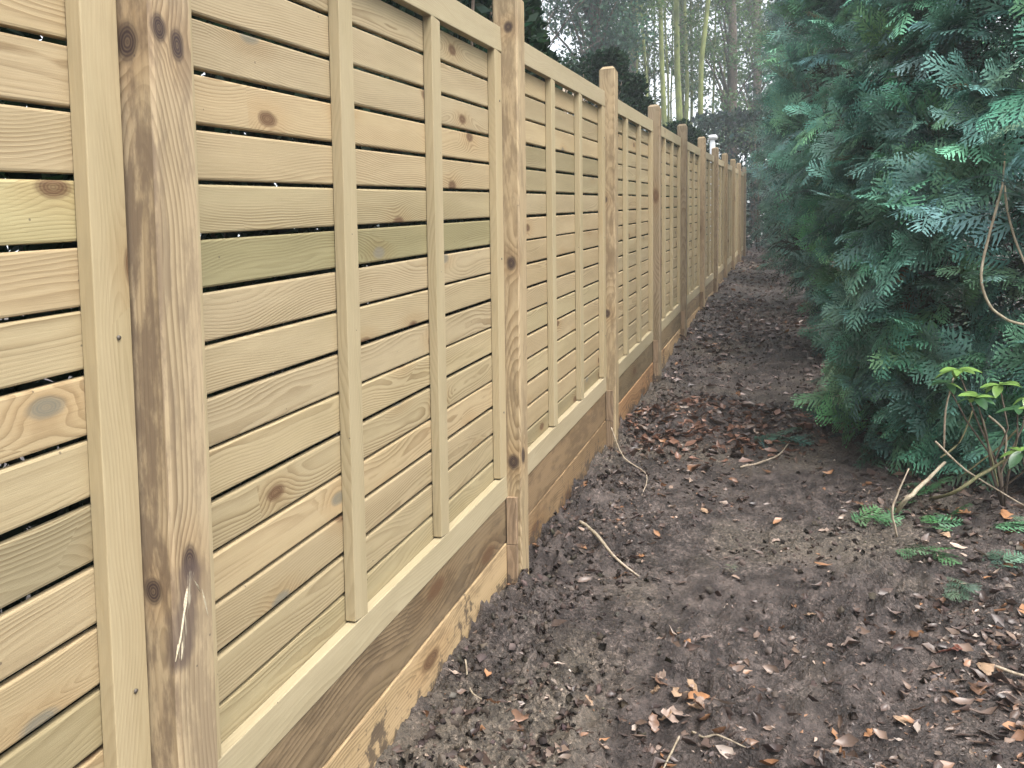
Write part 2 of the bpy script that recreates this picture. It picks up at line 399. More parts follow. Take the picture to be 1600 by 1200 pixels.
# ------------------------------------------------------------------ fence
def board_mesh(name, lx, ty, hz, bev=.0018, seg=1, jitter=0.):
    """box lx (grain) x ty x hz centred, bevelled edges"""
    bm = bmesh.new(); bmesh.ops.create_cube(bm, size=1)
    for v in bm.verts: v.co = Vector((v.co.x*lx, v.co.y*ty, v.co.z*hz))
    bmesh.ops.bevel(bm, geom=list(bm.edges), offset=bev, segments=seg, affect='EDGES', profile=.5)
    if jitter:
        for v in bm.verts: v.co += Vector((0, random.uniform(-1, 1), random.uniform(-1, 1)))*jitter
    me = bpy.data.meshes.new(name); bm.to_mesh(me); bm.free(); return me
def along(dirv, out):
    """matrix: local x along dirv, local y along -out (into the fence)"""
    x = Vector(dirv).normalized(); y = -Vector(out); y = (y - x*y.dot(x)).normalized(); z = x.cross(y)
    return Matrix(((x.x, y.x, z.x, 0), (x.y, y.y, z.y, 0), (x.z, y.z, z.z, 0), (0, 0, 0, 1)))
PW = .100
NB = 10                                   # bays ahead of the first post
posts_y = [PY0 + n*BAY for n in range(-1, NB+1)]   # far edge of each post
fence = tag(empty('timber_fence', (-D, PY0, float(zbase(PY0)))), 'long new timber slatted fence with square posts beside the muddy path', 'fence')

SL_T, FR_T = .019, .030                   # slat and frame thickness
inner = BAY-PW-.006
slat_me = [board_mesh('slat', inner/math.cos(ANG)-.01, SL_T, .0932+dh, .0045, 2, .0003) for dh in (0, .0015, -.0015)]
rail_me = board_mesh('rail', inner/math.cos(ANG), FR_T, .092, .0025, 2)
batten_me = board_mesh('batten', H-.184-.004, FR_T, .066, .002, 2)
stile_me = board_mesh('stile', H-.184-.004, FR_T, .075, .002, 2)
gb_me = board_mesh('gravel_board', inner/math.cos(ANG), .045, .172, .004, 2, .001)
cleat_me = board_mesh('cleat', .19, .042, .021, .0015, 1)
for m_ in slat_me: m_.materials.append(W_slat)
for m_ in (rail_me, batten_me, stile_me): m_.materials.append(W_frame)
for m_ in (gb_me, cleat_me): m_.materials.append(W_board)

# posts ---------------------------------------------------------------
def post_mesh(hgt, var=0):
    """local x up from 0 (below ground) to hgt; weathered four-way top and chamfered arrises"""
    a = PW/2; ch = .006
    ring = [(-a+ch, -a), (a-ch, -a), (a, -a+ch), (a, a-ch), (a-ch, a), (-a+ch, a), (-a, a-ch), (-a, -a+ch)]
    levels = [(0, 1), (hgt*.35, 1), (hgt*.7, 1), (hgt-.024, 1), (hgt-.021, .985), (hgt-.002, .66), (hgt, .60)]
    V, Fc = [], []
    rr = random.Random(var)
    for i, (h, s) in enumerate(levels):
        ox, oy = (rr.uniform(-.0015, .0015), rr.uniform(-.0015, .0015)) if i else (0, 0)
        for (y, z) in ring: V.append((h, y*s+ox, z*s+oy))
    for i in range(len(levels)-1):
        for k in range(8): Fc.append((i*8+k, i*8+(k+1) % 8, (i+1)*8+(k+1) % 8, (i+1)*8+k))
    Fc.append(tuple(range(7, -1, -1))); Fc.append(tuple(range((len(levels)-1)*8, len(levels)*8)))
    me = mesh('fence_post', V, Fc); bm = bmesh.new(); bm.from_mesh(me); bmesh.ops.recalc_face_normals(bm, faces=bm.faces); bm.to_mesh(me); bm.free(); return me
post_tone = [(1, 1, 1), (1.0, .95, .92), (1.12, 1.08, 1.0), (1.10, 1.06, .98), (.80, .78, .74), (.72, .70, .66), (1.05, 1.0, .92), (1.0, .95, .88), (1.12, 1.06, .93), (1.1, 1.05, .92), (1.0, .95, .85), (.85, .83, .82)]
post_objs = []
KNOTS = {1: ((193, 65, 's', .021, 1.45), (243, 42, 'f', .0155, 1.35), (272, 70, 'f', .0155, 1.6), (237, 925, 's', .018, 1.25), (293, 878, 'f', .017, 1.7)),
         2: ((797, 411, 's', .019, 1.3), (802, 722, 's', .022, 1.3), (791, 42, 's', .017, 1.2), (817, 712, 'f', .02, 1.5)),
         3: ((944, 312, 's', .015, 1.3), (948, 490, 's', .02, 1.2))}
for n, y in enumerate(posts_y):
    yc = y-PW/2; zb = float(zbase(yc))-.25; zt = zpan(yc)+H+.135+random.uniform(-.012, .012)
    hgt = zt-zb; xc = fx(yc)+PROUD-PW/2
    o = link('fence_post', post_mesh(hgt, n), fence)
    # local x up, local y into the fence (-X), local z = x cross y = (0,0,1)x(-1,0,0) = (0,-1,0)
    place(o, Matrix.Translation((xc, yc, zb)) @ along((random.uniform(-.004, .004), random.uniform(-.003, .003), 1), (1, 0, 0)))
    o.color = tuple(post_tone[n % len(post_tone)])+(1,)
    mat = W_post
    if n in KNOTS:
        # knots (and the torn fibres of the near post), placed from the photograph
        nearY, frontX = yc-PW/2, fx(yc)+PROUD
        Mi = (Matrix.Translation((xc, yc, zb)) @ along((0, 0, 1), (1, 0, 0))).inverted()
        bigk = []
        for px, py, face, rad, asp in KNOTS[n]:
            Pk = at_y(px, py, nearY) if face == 's' else at_x(px, py, frontX)
            bigk.append((tuple(Mi @ Pk), rad, asp))
        if n == 1:
            A, B_ = Mi @ at_x(293, 900, frontX), Mi @ at_x(279, 1025, frontX)
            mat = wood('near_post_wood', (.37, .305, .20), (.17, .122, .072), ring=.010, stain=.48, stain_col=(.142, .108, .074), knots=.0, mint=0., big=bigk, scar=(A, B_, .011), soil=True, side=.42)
            o['label'] = 'brown stained knotty post with torn pale fibres'
        else:
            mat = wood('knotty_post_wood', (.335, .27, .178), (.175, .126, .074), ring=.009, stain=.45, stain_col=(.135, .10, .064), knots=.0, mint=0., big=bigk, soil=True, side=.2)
    o.data.materials.append(mat); post_objs.append(o)
    if n == 1:                            # torn slivers standing off the scar
        M_spl = wood('splinter_wood', (.50, .45, .34), (.36, .29, .19), knots=0., mint=0., stain=.1)
        for (a0, b0, wd) in (((296, 893), (281, 985), .0042), ((291, 915), (277, 1018), .0034), ((288, 955), (272, 1034), .0028), ((298, 900), (312, 925), .0026), ((310, 905), (323, 962), .0028), ((284, 990), (281, 1032), .0022), ((293, 905), (284, 950), .003)):
            Pa, Pb = at_x(*a0, frontX), at_x(*b0, frontX); d_ = (Pb-Pa); sd_ = Vector((0, 1, 0))
            mid = Pa.lerp(Pb, .55)
            V_ = [Pa+Vector((.0006, 0, 0)), mid-sd_*wd+Vector((.0008, 0, 0)), mid+sd_*wd*.7+Vector((.001, 0, 0)), mid+Vector((.0055, 0, 0)), Pb+Vector((.0035, 0, 0)), Pb+sd_*.0012+Vector((.001, 0, 0))]
            me_ = mesh('splinter', [v-mid for v in V_], [(0, 1, 3), (0, 3, 2), (1, 4, 3), (3, 4, 5, 2), (1, 5, 4), (0, 2, 1), (1, 2, 5)])
            so = link('splinter', me_, o, M_spl); so.matrix_basis = (Matrix.Translation(fence.location) @ o.matrix_basis).inverted() @ Matrix.Translation(mid)
            so.color = (1, 1, 1, 1)
    # two cleats against the near side of the post, in front of the gravel boards
    if n >= 1:
        cy = y-PW-.0115
        g0 = zpan(cy); low = float(zbase(cy))
        xq = fx(cy)+.022
        top = g0+.006
        for k in range(2):
            co_ = bpy.data.objects.new('cleat', cleat_me); C.objects.link(co_); co_.parent = o
            Mw = Matrix.Translation((xq, cy, top-.095-k*.192)) @ along((0, 0, 1), (1, 0, 0))
            Pm = o.matrix_basis; Pw = Matrix.Translation(fence.location) @ Pm
            co_.matrix_basis = Pw.inverted() @ Mw
            tc = random.uniform(.75, 1.05); co_.color = (tc, tc*.93, tc*.88, 1)

# panels --------------------------------------------------------------
PAL = [(1, 1, 1), (1.03, 1.0, .97), (1.03, .99, .94), (.98, .98, .96), (1.01, .97, .92), (1.05, 1.02, .98), (.97, .97, .93), (1.0, .98, .95)]
GREY = [(.86, .88, .84), (.80, .82, .77), (.90, .92, .88)]
board_tone = {0: ((.7, .62, .55), (1.1, 1., .85)), 1: ((.66, .62, .54), (1.32, 1.25, 1.04)), 2: ((.74, .66, .55), (.80, .70, .56)), 3: ((.66, .64, .54), (1.2, .92, .68)),
              4: ((.72, .68, .56), (1.45, 1.3, 1.05)), 5: ((.8, .74, .62), (1.5, 1.35, 1.1))}
screw_me = tube_mesh('screw', [(0, 0, 0), (0, 0, .0015)], .0042, 8); screw_me.materials.append(M_steel)
for n in range(len(posts_y)-1):
    ya, yb = posts_y[n]+.003, posts_y[n+1]-PW-.003
    ym = (ya+yb)/2; dirh = Vector((fx(yb)-fx(ya), yb-ya, 0)); dr = Vector((dirh.x, dirh.y, SL*(yb-ya))).normalized()
    out = Vector((dirh.y, -dirh.x, 0)).normalized()
    def P(y, h, depth):                   # on the panel: along y, height over its underside, depth behind its front
        return Vector((fx(ya)+(y-ya)/(yb-ya)*(fx(yb)-fx(ya)), y, zpan(y)+h)) - out*depth
    pan = empty('fence_panel', P(ym, 0, 0)-fence.location, fence)
    Rr, Rv = along(dr, out), along((0, 0, 1), out)
    cz = math.cos(ANG)
    def put(name, me, pos, R, col, k=.04):
        o = link(name, me, pan); place(o, Matrix.Translation(pos) @ R)
        j = random.uniform(1-k, 1+k); o.color = (col[0]*j, col[1]*j, col[2]*j, 1); return o
    ft = random.choice(((1, 1, 1), (.97, .98, .96), (1.03, 1.0, .95)))
    put('top_rail', rail_me, P(ym, H-.046/cz, FR_T/2), Rr, ft)
    put('bottom_rail', rail_me, P(ym, .046/cz, FR_T/2), Rr, ft)
    for s, y in ((0, ya+.0375), (1, yb-.0375)):
        put('stile', stile_me, P(y, H/2, FR_T/2+.0006), Rv, (1.0, .97, .90))
    for y in (ya+(yb-ya)*.352, ya+(yb-ya)*.655):
        b = put('batten', batten_me, P(y+random.uniform(-.004, .004), H/2, FR_T/2+.0003), Rv, (.98, .97, .92), .06)
    pitch = .1042; h0 = H-.092-.011-.0468
    for k in range(16):                   # counted from the top, a narrow gap below the rail
        tone = random.choice(GREY) if random.random() < .09 else random.choice(PAL)
        if n == 1 and k == 6: tone = (.70, .76, .66)
        if n == 0 and k in (10, 13): tone = (.82, .83, .76) if k == 13 else (.76, .78, .76)
        if n == 0 and k == 5: tone = (.98, 1.04, .90)
        h = h0 - k*pitch + random.uniform(-.0016, .0016)
        o = put('slat', random.choice(slat_me), P(ym, h, FR_T+SL_T/2+random.uniform(.0005, .002)), Rr @ Matrix.Rotation(random.uniform(-.0012, .0012), 4, 'Y'), tone, .085)
    if n <= 2:
        for (y, h) in ((ya+.03, .42), (ya+.03, 1.3), (yb-.03, .35), (yb-.03, .95), (yb-.03, 1.55)):
            s_ = link('screw', screw_me, pan); place(s_, Matrix.Translation(P(y, h, -.0004)) @ out.to_track_quat('Z', 'Y').to_matrix().to_4x4())
    tn = board_tone.get(n, ((.8, .75, .62), (1.3, 1.2, 1.)))
    for k in range(2):
        o = link('gravel_board', gb_me, fence)
        place(o, Matrix.Translation(P(ym, -.0895-.178*k, .045/2+.004-.003*k)) @ Rr)
        o.color = tn[k]+(1,)


# ------------------------------------------------------------------ foliage templates
def spray_template(nside=7, nsub=4, droop=.25, seed=0, wide=1.):
    """flat fern-like cypress spray, stem along +x (length 1), blades as pointed quads"""
    rr = random.Random(seed); V, Qd = [], []
    def blade(p, a, l, w_):
        d = np.array([math.cos(a), math.sin(a)]); nrm = np.array([-d[1], d[0]]); b = len(V)
        for q in (p, p+d*l*.45-nrm*w_, p+d*l, p+d*l*.45+nrm*w_): V.append([q[0], q[1], rr.uniform(-.006, .006)])
        Qd.append((b, b+1, b+2, b+3))
    blade(np.array([0., 0.]), 0, 1., .016*wide)
    for i in range(nside):
        t = .06+.86*i/(nside-1)
        for s in (-1, 1):
            tt = t+(.03 if s > 0 else 0)+rr.uniform(-.015, .015)
            L_ = (.16+.40*math.sin(min(1, (1-tt)*1.25)*math.pi/2)**.9*(1 if tt > .2 else .55+2.2*tt))*rr.uniform(.8, 1.1); a = s*math.radians(rr.uniform(36, 50))
            p0 = np.array([tt, 0.]); blade(p0, a, L_, .020*wide)
            d = np.array([math.cos(a), math.sin(a)])
            for k in range(nsub):
                u = .22+.68*k/max(1, nsub-1)
                for s2 in ((1, -1) if nsub >= 4 else ((1,) if k % 2 else (-1,))):
                    blade(p0+d*L_*(u+(.06 if s2 > 0 else 0)), a+s2*math.radians(rr.uniform(32, 46)), L_*(.36-.20*u)*rr.uniform(.8, 1.2), .019*wide)
    V = np.array(V); V[:, 2] += -droop*V[:, 0]**2 - .25*np.abs(V[:, 1])**1.5
    return V, np.array(Qd)
SPR_NEAR = [spray_template(6, 2, d, i, 2.0) for i, d in enumerate((.05, .15, .35, .22))]
SPR_FAR = [spray_template(4, 2, d, 20+i, 1.9) for i, d in enumerate((.15, .4))]
LEAF_T = (np.array([[0, 0, 0], [.45, -.26, .04], [1, 0, -.05], [.45, .26, .04]]), np.array([[0, 1, 2, 3]]))

def unit(a): return a/(np.linalg.norm(a, axis=-1, keepdims=True)+1e-9)
def scatter_mesh(name, temps, ax, up, loc, size, tint, tip=0.):
    Vs, Qs, Ts, o = [], [], [], 0
    which = rng.integers(0, len(temps), len(loc))
    for i, (tv, tq) in enumerate(temps):
        m = which == i
        if not m.any(): continue
        R = frames(ax[m], up[m])*size[m][:, None, None]
        v, q, t = stamp(tv, tq, R, loc[m], tint[m])
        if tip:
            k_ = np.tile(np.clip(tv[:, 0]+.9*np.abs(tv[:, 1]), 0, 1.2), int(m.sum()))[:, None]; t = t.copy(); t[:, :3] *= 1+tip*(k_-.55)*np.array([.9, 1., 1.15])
        Vs.append(v); Qs.append(q+o); Ts.append(t); o += len(v)
    return big_mesh(name, np.concatenate(Vs), np.concatenate(Qs), np.concatenate(Ts))
def tints(n, base, var=.25, hue=.12):
    b = np.array(base)[None]*(1+rng.normal(0, var, (n, 1))).clip(.4, 1.8)*(1+rng.normal(0, hue, (n, 3)))
    return np.concatenate([b.clip(.003, .9), np.ones((n, 1))], 1)

def conifer(label, cx, cy, rx, ry, height, nplume, per, temps, size, lift=.18, base=(.078, .182, .134), seed=0, face=None, skirt=(.56, 2.2)):
    """cypress: trunk, limbs and a crown of drooping plumes set over an uneven outline"""
    g0 = gz(cx, cy) if abs(cx) < 4 else float(zbase(cy))
    root = tag(empty('cypress_tree', (cx, cy, g0)), label, 'tree', 'cypress trees along the right of the path')
    # trunk and limbs
    items = [([(0, 0, -.1), (.02, .01, height*.3), (-.02, 0, height*.65), (0, 0, height*.96)], (.10, .085, .05, .01), 9)]
    rr = random.Random(seed)
    for i in range(46):
        h = lift+.1+(height*.85)*rr.random(); a = rr.uniform(0, 6.283); L_ = .75*rx*(1-.75*h/height)
        items.append(([(0, 0, h), (math.cos(a)*L_*.5, math.sin(a)*L_*.5, h+.12), (math.cos(a)*L_, math.sin(a)*L_, h+.22)], (.022, .014, .004), 5))
    tr = link('trunk', merge_tubes('trunk', items), root, M_bark)
    # plumes
    n = nplume
    u = rng.random(n); h = lift+(height-lift)*(u**1.15)
    if face is None: az = rng.uniform(0, 2*math.pi, n)
    else: az = face[0]+rng.uniform(-face[1], face[1], n)
    prof = np.clip((1-((h-lift)/(height-lift))**2.1), .02, 1)**.75*np.clip(skirt[0]+(1-skirt[0])*(h-lift)/skirt[1], skirt[0], 1.0)
    ca, sa = np.cos(az), np.sin(az)
    lump = 1+.13*fbm(ca*1.6+seed*3.1, sa*1.6, 3, seed, h*1.1)+.09*vnoise(ca*5+seed, sa*5, h*3.2, seed+5)
    depth = 1-.34*rng.random(n)**2.0
    R = prof*lump*depth
    nrm = unit(np.stack([ca/rx, sa/ry, np.full(n, .12)], 1))
    tip = np.stack([ca*rx*R, sa*ry*R, h], 1)
    tan = unit(np.cross(np.array([0, 0, 1.]), nrm))
    sway = rng.normal(0, .55, (n, 1))
    ax = unit(nrm*rng.uniform(.5, 1., (n, 1)) + tan*sway + np.array([0, 0, 1.])*rng.normal(.10, .5, (n, 1)))
    PL = rng.uniform(.22, .42, n)*size/.15*.75
    upv = unit(np.array([0, 0, 1.])*.75 + nrm*rng.uniform(.5, 1.3, (n, 1)) + rng.normal(0, .28, (n, 3)))
    side = unit(np.cross(upv, ax)); upv = np.cross(ax, side)
    K = per
    tpos = np.tile(np.linspace(.05, 1, K), (n, 1)) + rng.normal(0, .03, (n, K))
    sgn = np.where(np.arange(K) % 2 == 0, 1., -1.)[None]; sgn = np.repeat(sgn, n, 0); sgn[:, -1] = 0
    spread_ = rng.uniform(.5, 1.0, (n, K))
    sdir = ax[:, None]*1.0 + side[:, None]*(sgn*spread_)[..., None] + upv[:, None]*rng.normal(-.05, .18, (n, K, 1))
    sloc = tip[:, None] + ax[:, None]*((tpos-.75)*PL[:, None])[..., None] - np.array([0, 0, 1.])*(.18*PL[:, None]*tpos**2)[..., None]
    sdir = sdir - np.array([0, 0, 1.])*(.16*tpos)[..., None]
    sup = np.repeat(upv[:, None], K, 1) + rng.normal(0, .16, (n, K, 3))
    ssz = size*rng.uniform(.7, 1.25, (n, K))*(1-.25*np.abs(tpos-.4))
    young = rng.random(n) < .16
    bt = np.repeat(tints(n, base, .28, .09), K, 0)
    bt[:, :3] *= (1+rng.normal(0, .10, (n*K, 1))).clip(.6, 1.5)
    yg = np.repeat(young, K); bt[yg, :3] *= np.array([1.35, 1.22, .88])
    dead = rng.random(n*K) < .006; bt[dead, :3] = np.array([.10, .065, .03])
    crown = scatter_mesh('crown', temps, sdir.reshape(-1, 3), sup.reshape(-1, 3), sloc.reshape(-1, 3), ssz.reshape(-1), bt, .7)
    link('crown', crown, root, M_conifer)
    # dry inner foliage, brown and thin
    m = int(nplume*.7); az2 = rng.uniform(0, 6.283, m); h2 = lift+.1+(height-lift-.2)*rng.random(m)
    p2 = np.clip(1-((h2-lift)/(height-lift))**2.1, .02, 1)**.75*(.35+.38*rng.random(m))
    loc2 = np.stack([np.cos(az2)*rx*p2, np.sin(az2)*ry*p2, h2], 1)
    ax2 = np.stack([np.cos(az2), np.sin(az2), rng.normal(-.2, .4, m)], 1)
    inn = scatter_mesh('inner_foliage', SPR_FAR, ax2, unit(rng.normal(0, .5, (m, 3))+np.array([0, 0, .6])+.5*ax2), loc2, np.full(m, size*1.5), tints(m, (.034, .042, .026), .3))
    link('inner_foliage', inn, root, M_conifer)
    return root

PI = math.pi
conifer('large blue green cypress nearest the camera, right of the path', 1.64, 5.38, 1.48, 1.36, 4.6, 1800, 7, SPR_NEAR, .178, -.05, seed=1, face=(-PI*.66, 2.0), skirt=(.78, 1.2))
conifer('cypress just behind the nearest one, leaning over the path', 1.12, 8.35, 1.22, 1.3, 6.0, 680, 7, SPR_NEAR, .19, .05, seed=2, face=(-PI*.75, 1.9))
conifer('middle cypress of the row narrowing the path', .90, 11.2, 1.22, 1.5, 7.0, 430, 8, SPR_FAR, .21, .15, face=(-PI*.8, 2.0), seed=3, base=(.068, .155, .114))
conifer('fourth cypress from the camera beside the far path', .84, 14.8, 1.3, 1.7, 7.6, 380, 8, SPR_FAR, .23, .15, face=(-PI*.8, 2.0), skirt=(.74, 1.6), seed=4, base=(.068, .148, .112))
conifer('farthest cypress of the row by the end of the fence', .74, 19.5, 1.35, 2.2, 8.5, 340, 8, SPR_FAR, .27, .15, face=(-PI*.8, 2.0), skirt=(.80, 1.6), seed=5, base=(.068, .14, .11))
conifer('cypress at the right edge of the picture behind the nearest one', 3.7, 8.2, 1.5, 1.5, 6.2, 150, 8, SPR_FAR, .20, .2, seed=6, face=(-PI*.6, 1.8))

# ------------------------------------------------------------------ clipped hedges behind the fence
def hedge(label, x0, x1, y0, y1, ztop, n, leaf=.05, base=(.017, .036, .020), zlow=None):
    xm, ym = (x0+x1)/2, (y0+y1)/2; g0 = float(zbase(ym)); root = tag(empty('clipped_hedge', (xm, ym, g0)), label, 'hedge', 'dark hedges behind the fence')
    items = []
    k = max(3, int((y1-y0)/.45))
    for i in range(k):
        y = y0+(i+.5)*(y1-y0)/k; zg = float(zbase(y)); zt = ztop(y)
        for j in range(4):
            dx = random.uniform(x0+.15, x1-.1); items.append(([(xm-xm+dx-xm, y-ym+random.uniform(-.2, .2), zg-.05-g0), (dx-xm+random.uniform(-.1, .1), y-ym+random.uniform(-.2, .2), (zg+zt)/2-g0), (dx-xm+random.uniform(-.2, .2), y-ym+random.uniform(-.2, .2), zt-.1-g0)], (.02, .013, .005), 5))
    link('stems', merge_tubes('stems', items), root, M_bark)
    y = rng.uniform(y0, y1, n); lo = zbase(y)+.05; zt = np.array([ztop(q) for q in y])
    u = rng.random(n); z = lo+(zt-lo)*u
    f = rng.random(n); x = np.where(f < .55, x1-.30*rng.random(n)**1.5, x0+(x1-x0)*rng.random(n))
    t = rng.random(n) < .28; z = np.where(t, zt-.16*rng.random(n)**1.5, z)
    e = rng.random(n) < .10; y = np.where(e, y1-.2*rng.random(n), y)
    bump_ = .07*fbm(y*2.4, z*2.4, 3, 77); x = x+np.where(x > x1-.3, bump_, 0); z = z+np.where(t, .05*fbm(y*3, x*3, 2, 78), 0)
    loc = np.stack([x-xm, y-ym, z-g0], 1)
    ax = unit(rng.normal(0, 1, (n, 3))+np.array([.6, 0, .35])); up = unit(rng.normal(0, 1, (n, 3)))
    link('foliage', scatter_mesh('foliage', [LEAF_T], ax, up, loc, leaf*rng.uniform(.7, 1.4, n), tints(n, base, .3, .12)), root, M_leaf)
    return root
hedge('tall dark hedge close behind the nearest fence panels', -2.3, -1.32, -1.2, 4.62, lambda y: float(zpan(y))+H+1.0+.12*math.sin(y*2.1), 105000, .066)
hedge('low dark hedge hidden behind the third fence panel', -2.2, -1.36, 4.7, 8.2, lambda y: float(zpan(y))+H-.12, 26000, .06)
hedge('square topped dark hedge block rising over the fence', -2.5, -1.62, 8.35, 10.4, lambda y: 4.30, 30000, .05)
hedge('low dark hedge just topping the fence further along', -2.5, -1.40, 10.6, 15.6, lambda y: float(zpan(y))+H+(.22 if y < 12.2 else .50), 26000, .06)

# ------------------------------------------------------------------ trees beyond the fence
def leafy(root, name, centres, rad, per, leaf, base, mat=None, var=.3):
    n = len(centres)*per
    c = np.repeat(np.array(centres), per, 0); r = np.repeat(np.array(rad), per)
    d = unit(rng.normal(0, 1, (n, 3)))*(rng.random((n, 1))**.42)
    loc = c + d*r[:, None]*np.array([1, 1, .75])
    ax = unit(rng.normal(0, 1, (n, 3))+np.array([0, -.2, -.25])); up = unit(rng.normal(0, .7, (n, 3))+np.array([0, -.3, .8]))
    link(name, scatter_mesh(name, [LEAF_T], ax, up, loc, leaf*rng.uniform(.6, 1.4, n), tints(n, base, var, .10)), root, mat or M_leaf)
def tall_tree(label, px_low, px_top, y, r, height=17, leaves=True, base=(.075, .125, .040), mat=None, seed=0, ivy=.0, crown_lo=.45, ncl=34, per=120, leaf=.13, spread_=1.7):
    rr = random.Random(seed)
    b = at_y(px_low, 240, y); t = at_y(px_top, 0, y); g0 = float(zbase(y)); b.z = max(b.z, g0+.5)
    k = (t.x-b.x)/(t.z-b.z)
    x0 = b.x-k*(b.z-g0)
    root = tag(empty('mossy_tree' if mat is None else 'bare_tree', (x0, y, g0)), label, 'tree', 'trees beyond the fence')
    N = 9; pts = [(k*height*i/N+rr.uniform(-.05, .05)*(i > 0), rr.uniform(-.08, .08)*(i > 0), -.2+height*i/N) for i in range(N+1)]
    items = [(pts, [r*(1-.75*i/N) for i in range(N+1)], 8)]
    ends = []
    for i in range(16 if leaves else 34):
        h = height*rr.uniform(crown_lo if leaves else .25, .97); a = rr.uniform(0, 6.283); L_ = rr.uniform(.8, spread_)*(1.25-h/height)*1.6
        p0 = Vector((k*h, 0, h)); p1 = p0+Vector((math.cos(a)*L_*.5, math.sin(a)*L_*.5, L_*.45)); p2 = p0+Vector((math.cos(a)*L_, math.sin(a)*L_, L_*.75))
        items.append(([p0, p1, p2], (r*.28, r*.18, r*.05), 5)); ends.append(p2)
        for q in range(3 if leaves else 5):
            s = p1.lerp(p2, rr.random()); e = s+Vector((rr.uniform(-1, 1), rr.uniform(-1, 1), rr.uniform(-.1, .8)))*L_*.35
            items.append(([s, s.lerp(e, .5)+Vector((0, 0, .04)), e], (r*.09, r*.06, r*.03), 4)); ends.append(e)
    link('trunk', merge_tubes('trunk', items), root, mat or M_moss)
    if leaves:
        cs, rs = [], []
        for i in range(ncl):
            e = rr.choice(ends); cs.append((e.x+rr.uniform(-.3, .3), e.y+rr.uniform(-.3, .3), e.z+rr.uniform(-.3, .3))); rs.append(rr.uniform(.35, .85))
        leafy(root, 'crown', cs, rs, per, leaf, base)
    return root
tall_tree('slim mossy trunk, leftmost of the pale green trunks over the fence', 1015, 1003, 24, .06, seed=1, crown_lo=.3)
tall_tree('straight mossy trunk standing second from the left over the fence', 1038, 1031, 25, .10, seed=2)
tall_tree('thick mossy trunk in the middle of the pale green trunks', 1064, 1058, 26, .13, seed=3)
tall_tree('mossy trunk close behind the thick middle trunk', 1074, 1069, 29, .10, seed=4)
tall_tree('mossy trunk leaning right, rightmost of the pale green trunks', 1089, 1104, 25, .10, seed=5)
tall_tree('thin mossy stem between the middle and the leaning trunk', 1082, 1080, 31, .07, seed=6)
for i_, (pa, pb, yy_) in enumerate(((1000, 992, 27), (1026, 1022, 33), (1050, 1049, 34), (1110, 1118, 30), (1044, 1040, 28), (1096, 1092, 33), (1020, 1010, 30), (1128, 1134, 32))):
    tall_tree('thin green %s' % ('sapling stem left of all the mossy trunks', 'stem behind the two left mossy trunks', 'stem just left of the thick middle trunk', 'stem right of the leaning mossy trunk', 'stem between the second and the middle mossy trunk', 'stem crossing behind the leaning mossy trunk', 'leaning stem behind the leftmost mossy trunk', 'stem farthest right above the white capped post')[i_], pa, pb, yy_, .05, seed=30+i_, crown_lo=.25, ncl=30, per=110, leaf=.11)
tall_tree('thin dark bare tree against the pale sky above the third post', 862, 842, 19, .06, 12, False, mat=M_bark, seed=7)

def broad_tree(label, px, y, cz, sx, sz, ncl, per, leaf, base, seed, depth=1.6, name='evergreen_tree', lean=0.):
    rr = random.Random(seed); c = at_y(px, 100, y); g0 = float(zbase(y))
    root = tag(empty(name, (c.x, y, g0)), label, 'tree', 'trees beyond the fence')
    top = cz+sz
    items = [([(0, 0, -.2), (.1, 0, top*.4), (.0, .1, top*.9)], (.22, .16, .04), 9)]
    cs, rs = [], []
    for i in range(ncl):
        a = rr.uniform(0, 6.283); q = rr.random()**.5; h = rr.uniform(-1, 1)
        w_ = math.sqrt(max(.05, 1-h*h*.85))
        p = (math.cos(a)*sx*q*w_, math.sin(a)*depth*q*w_, cz+h*sz)
        cs.append(p); rs.append(rr.uniform(.45, .95))
        if i % 3 == 0: items.append(([(0, 0, max(.5, p[2]*.7)), (p[0]*.5, p[1]*.5, p[2]*.88), p], (.06, .035, .01), 5))
    link('trunk', merge_tubes('trunk', items), root, M_bark)
    leafy(root, 'crown', cs, rs, per, leaf, base); return root
broad_tree('dense blue green evergreen tree above the square hedge', 925, 21, 8.2, 1.55, 3.4, 95, 230, .12, (.050, .105, .065), 1)
broad_tree('dark leafy tree behind the gap between the hedges', 985, 30, 10.5, 1.5, 6, 50, 150, .14, (.07, .12, .045), 2)
broad_tree('grey green tree behind the mossy trunks', 1060, 38, 12.5, 3.6, 7.5, 66, 130, .16, (.08, .13, .042), 3)
broad_tree('grey green tree right of the leaning mossy trunk', 1140, 30, 9.5, 2.2, 6.5, 76, 160, .14, (.075, .13, .052), 4)
broad_tree('pale green tree overhanging the far end of the path', 1180, 36, 11.5, 2.4, 7.5, 74, 160, .15, (.075, .13, .058), 5)
broad_tree('dark evergreen right of the far path behind the cypresses', 1290, 40, 9, 5, 8.5, 150, 220, .2, (.05, .085, .07), 6)

hedge('dark bush closing the far end of the path', -2.4, 2.2, 22.6, 25, lambda y: float(zbase(y))+3.7, 20000, .14, (.04, .06, .05))
# far wood: one mass of trees closing the view
n = 40000
xx = rng.uniform(-34, 26, n); yy = rng.uniform(52, 66, n); g_ = zbase(yy)
hh = 6.+2.6*fbm(xx*.16, yy*.05, 3, 5)
zz = g_+hh*rng.random(n)**1.1
loc = np.stack([xx, yy, zz], 1)
ax = unit(rng.normal(0, 1, (n, 3))); up = unit(rng.normal(0, .6, (n, 3))+np.array([0, -.4, .7]))
fw = link('far_wood', scatter_mesh('far_wood', [LEAF_T], ax, up, loc, rng.uniform(.3, .72, n), tints(n, (.060, .092, .055), .25)), None, M_leaf)
tag(fw, 'distant grey green wood closing the view behind the fence', 'wood', kind='stuff')

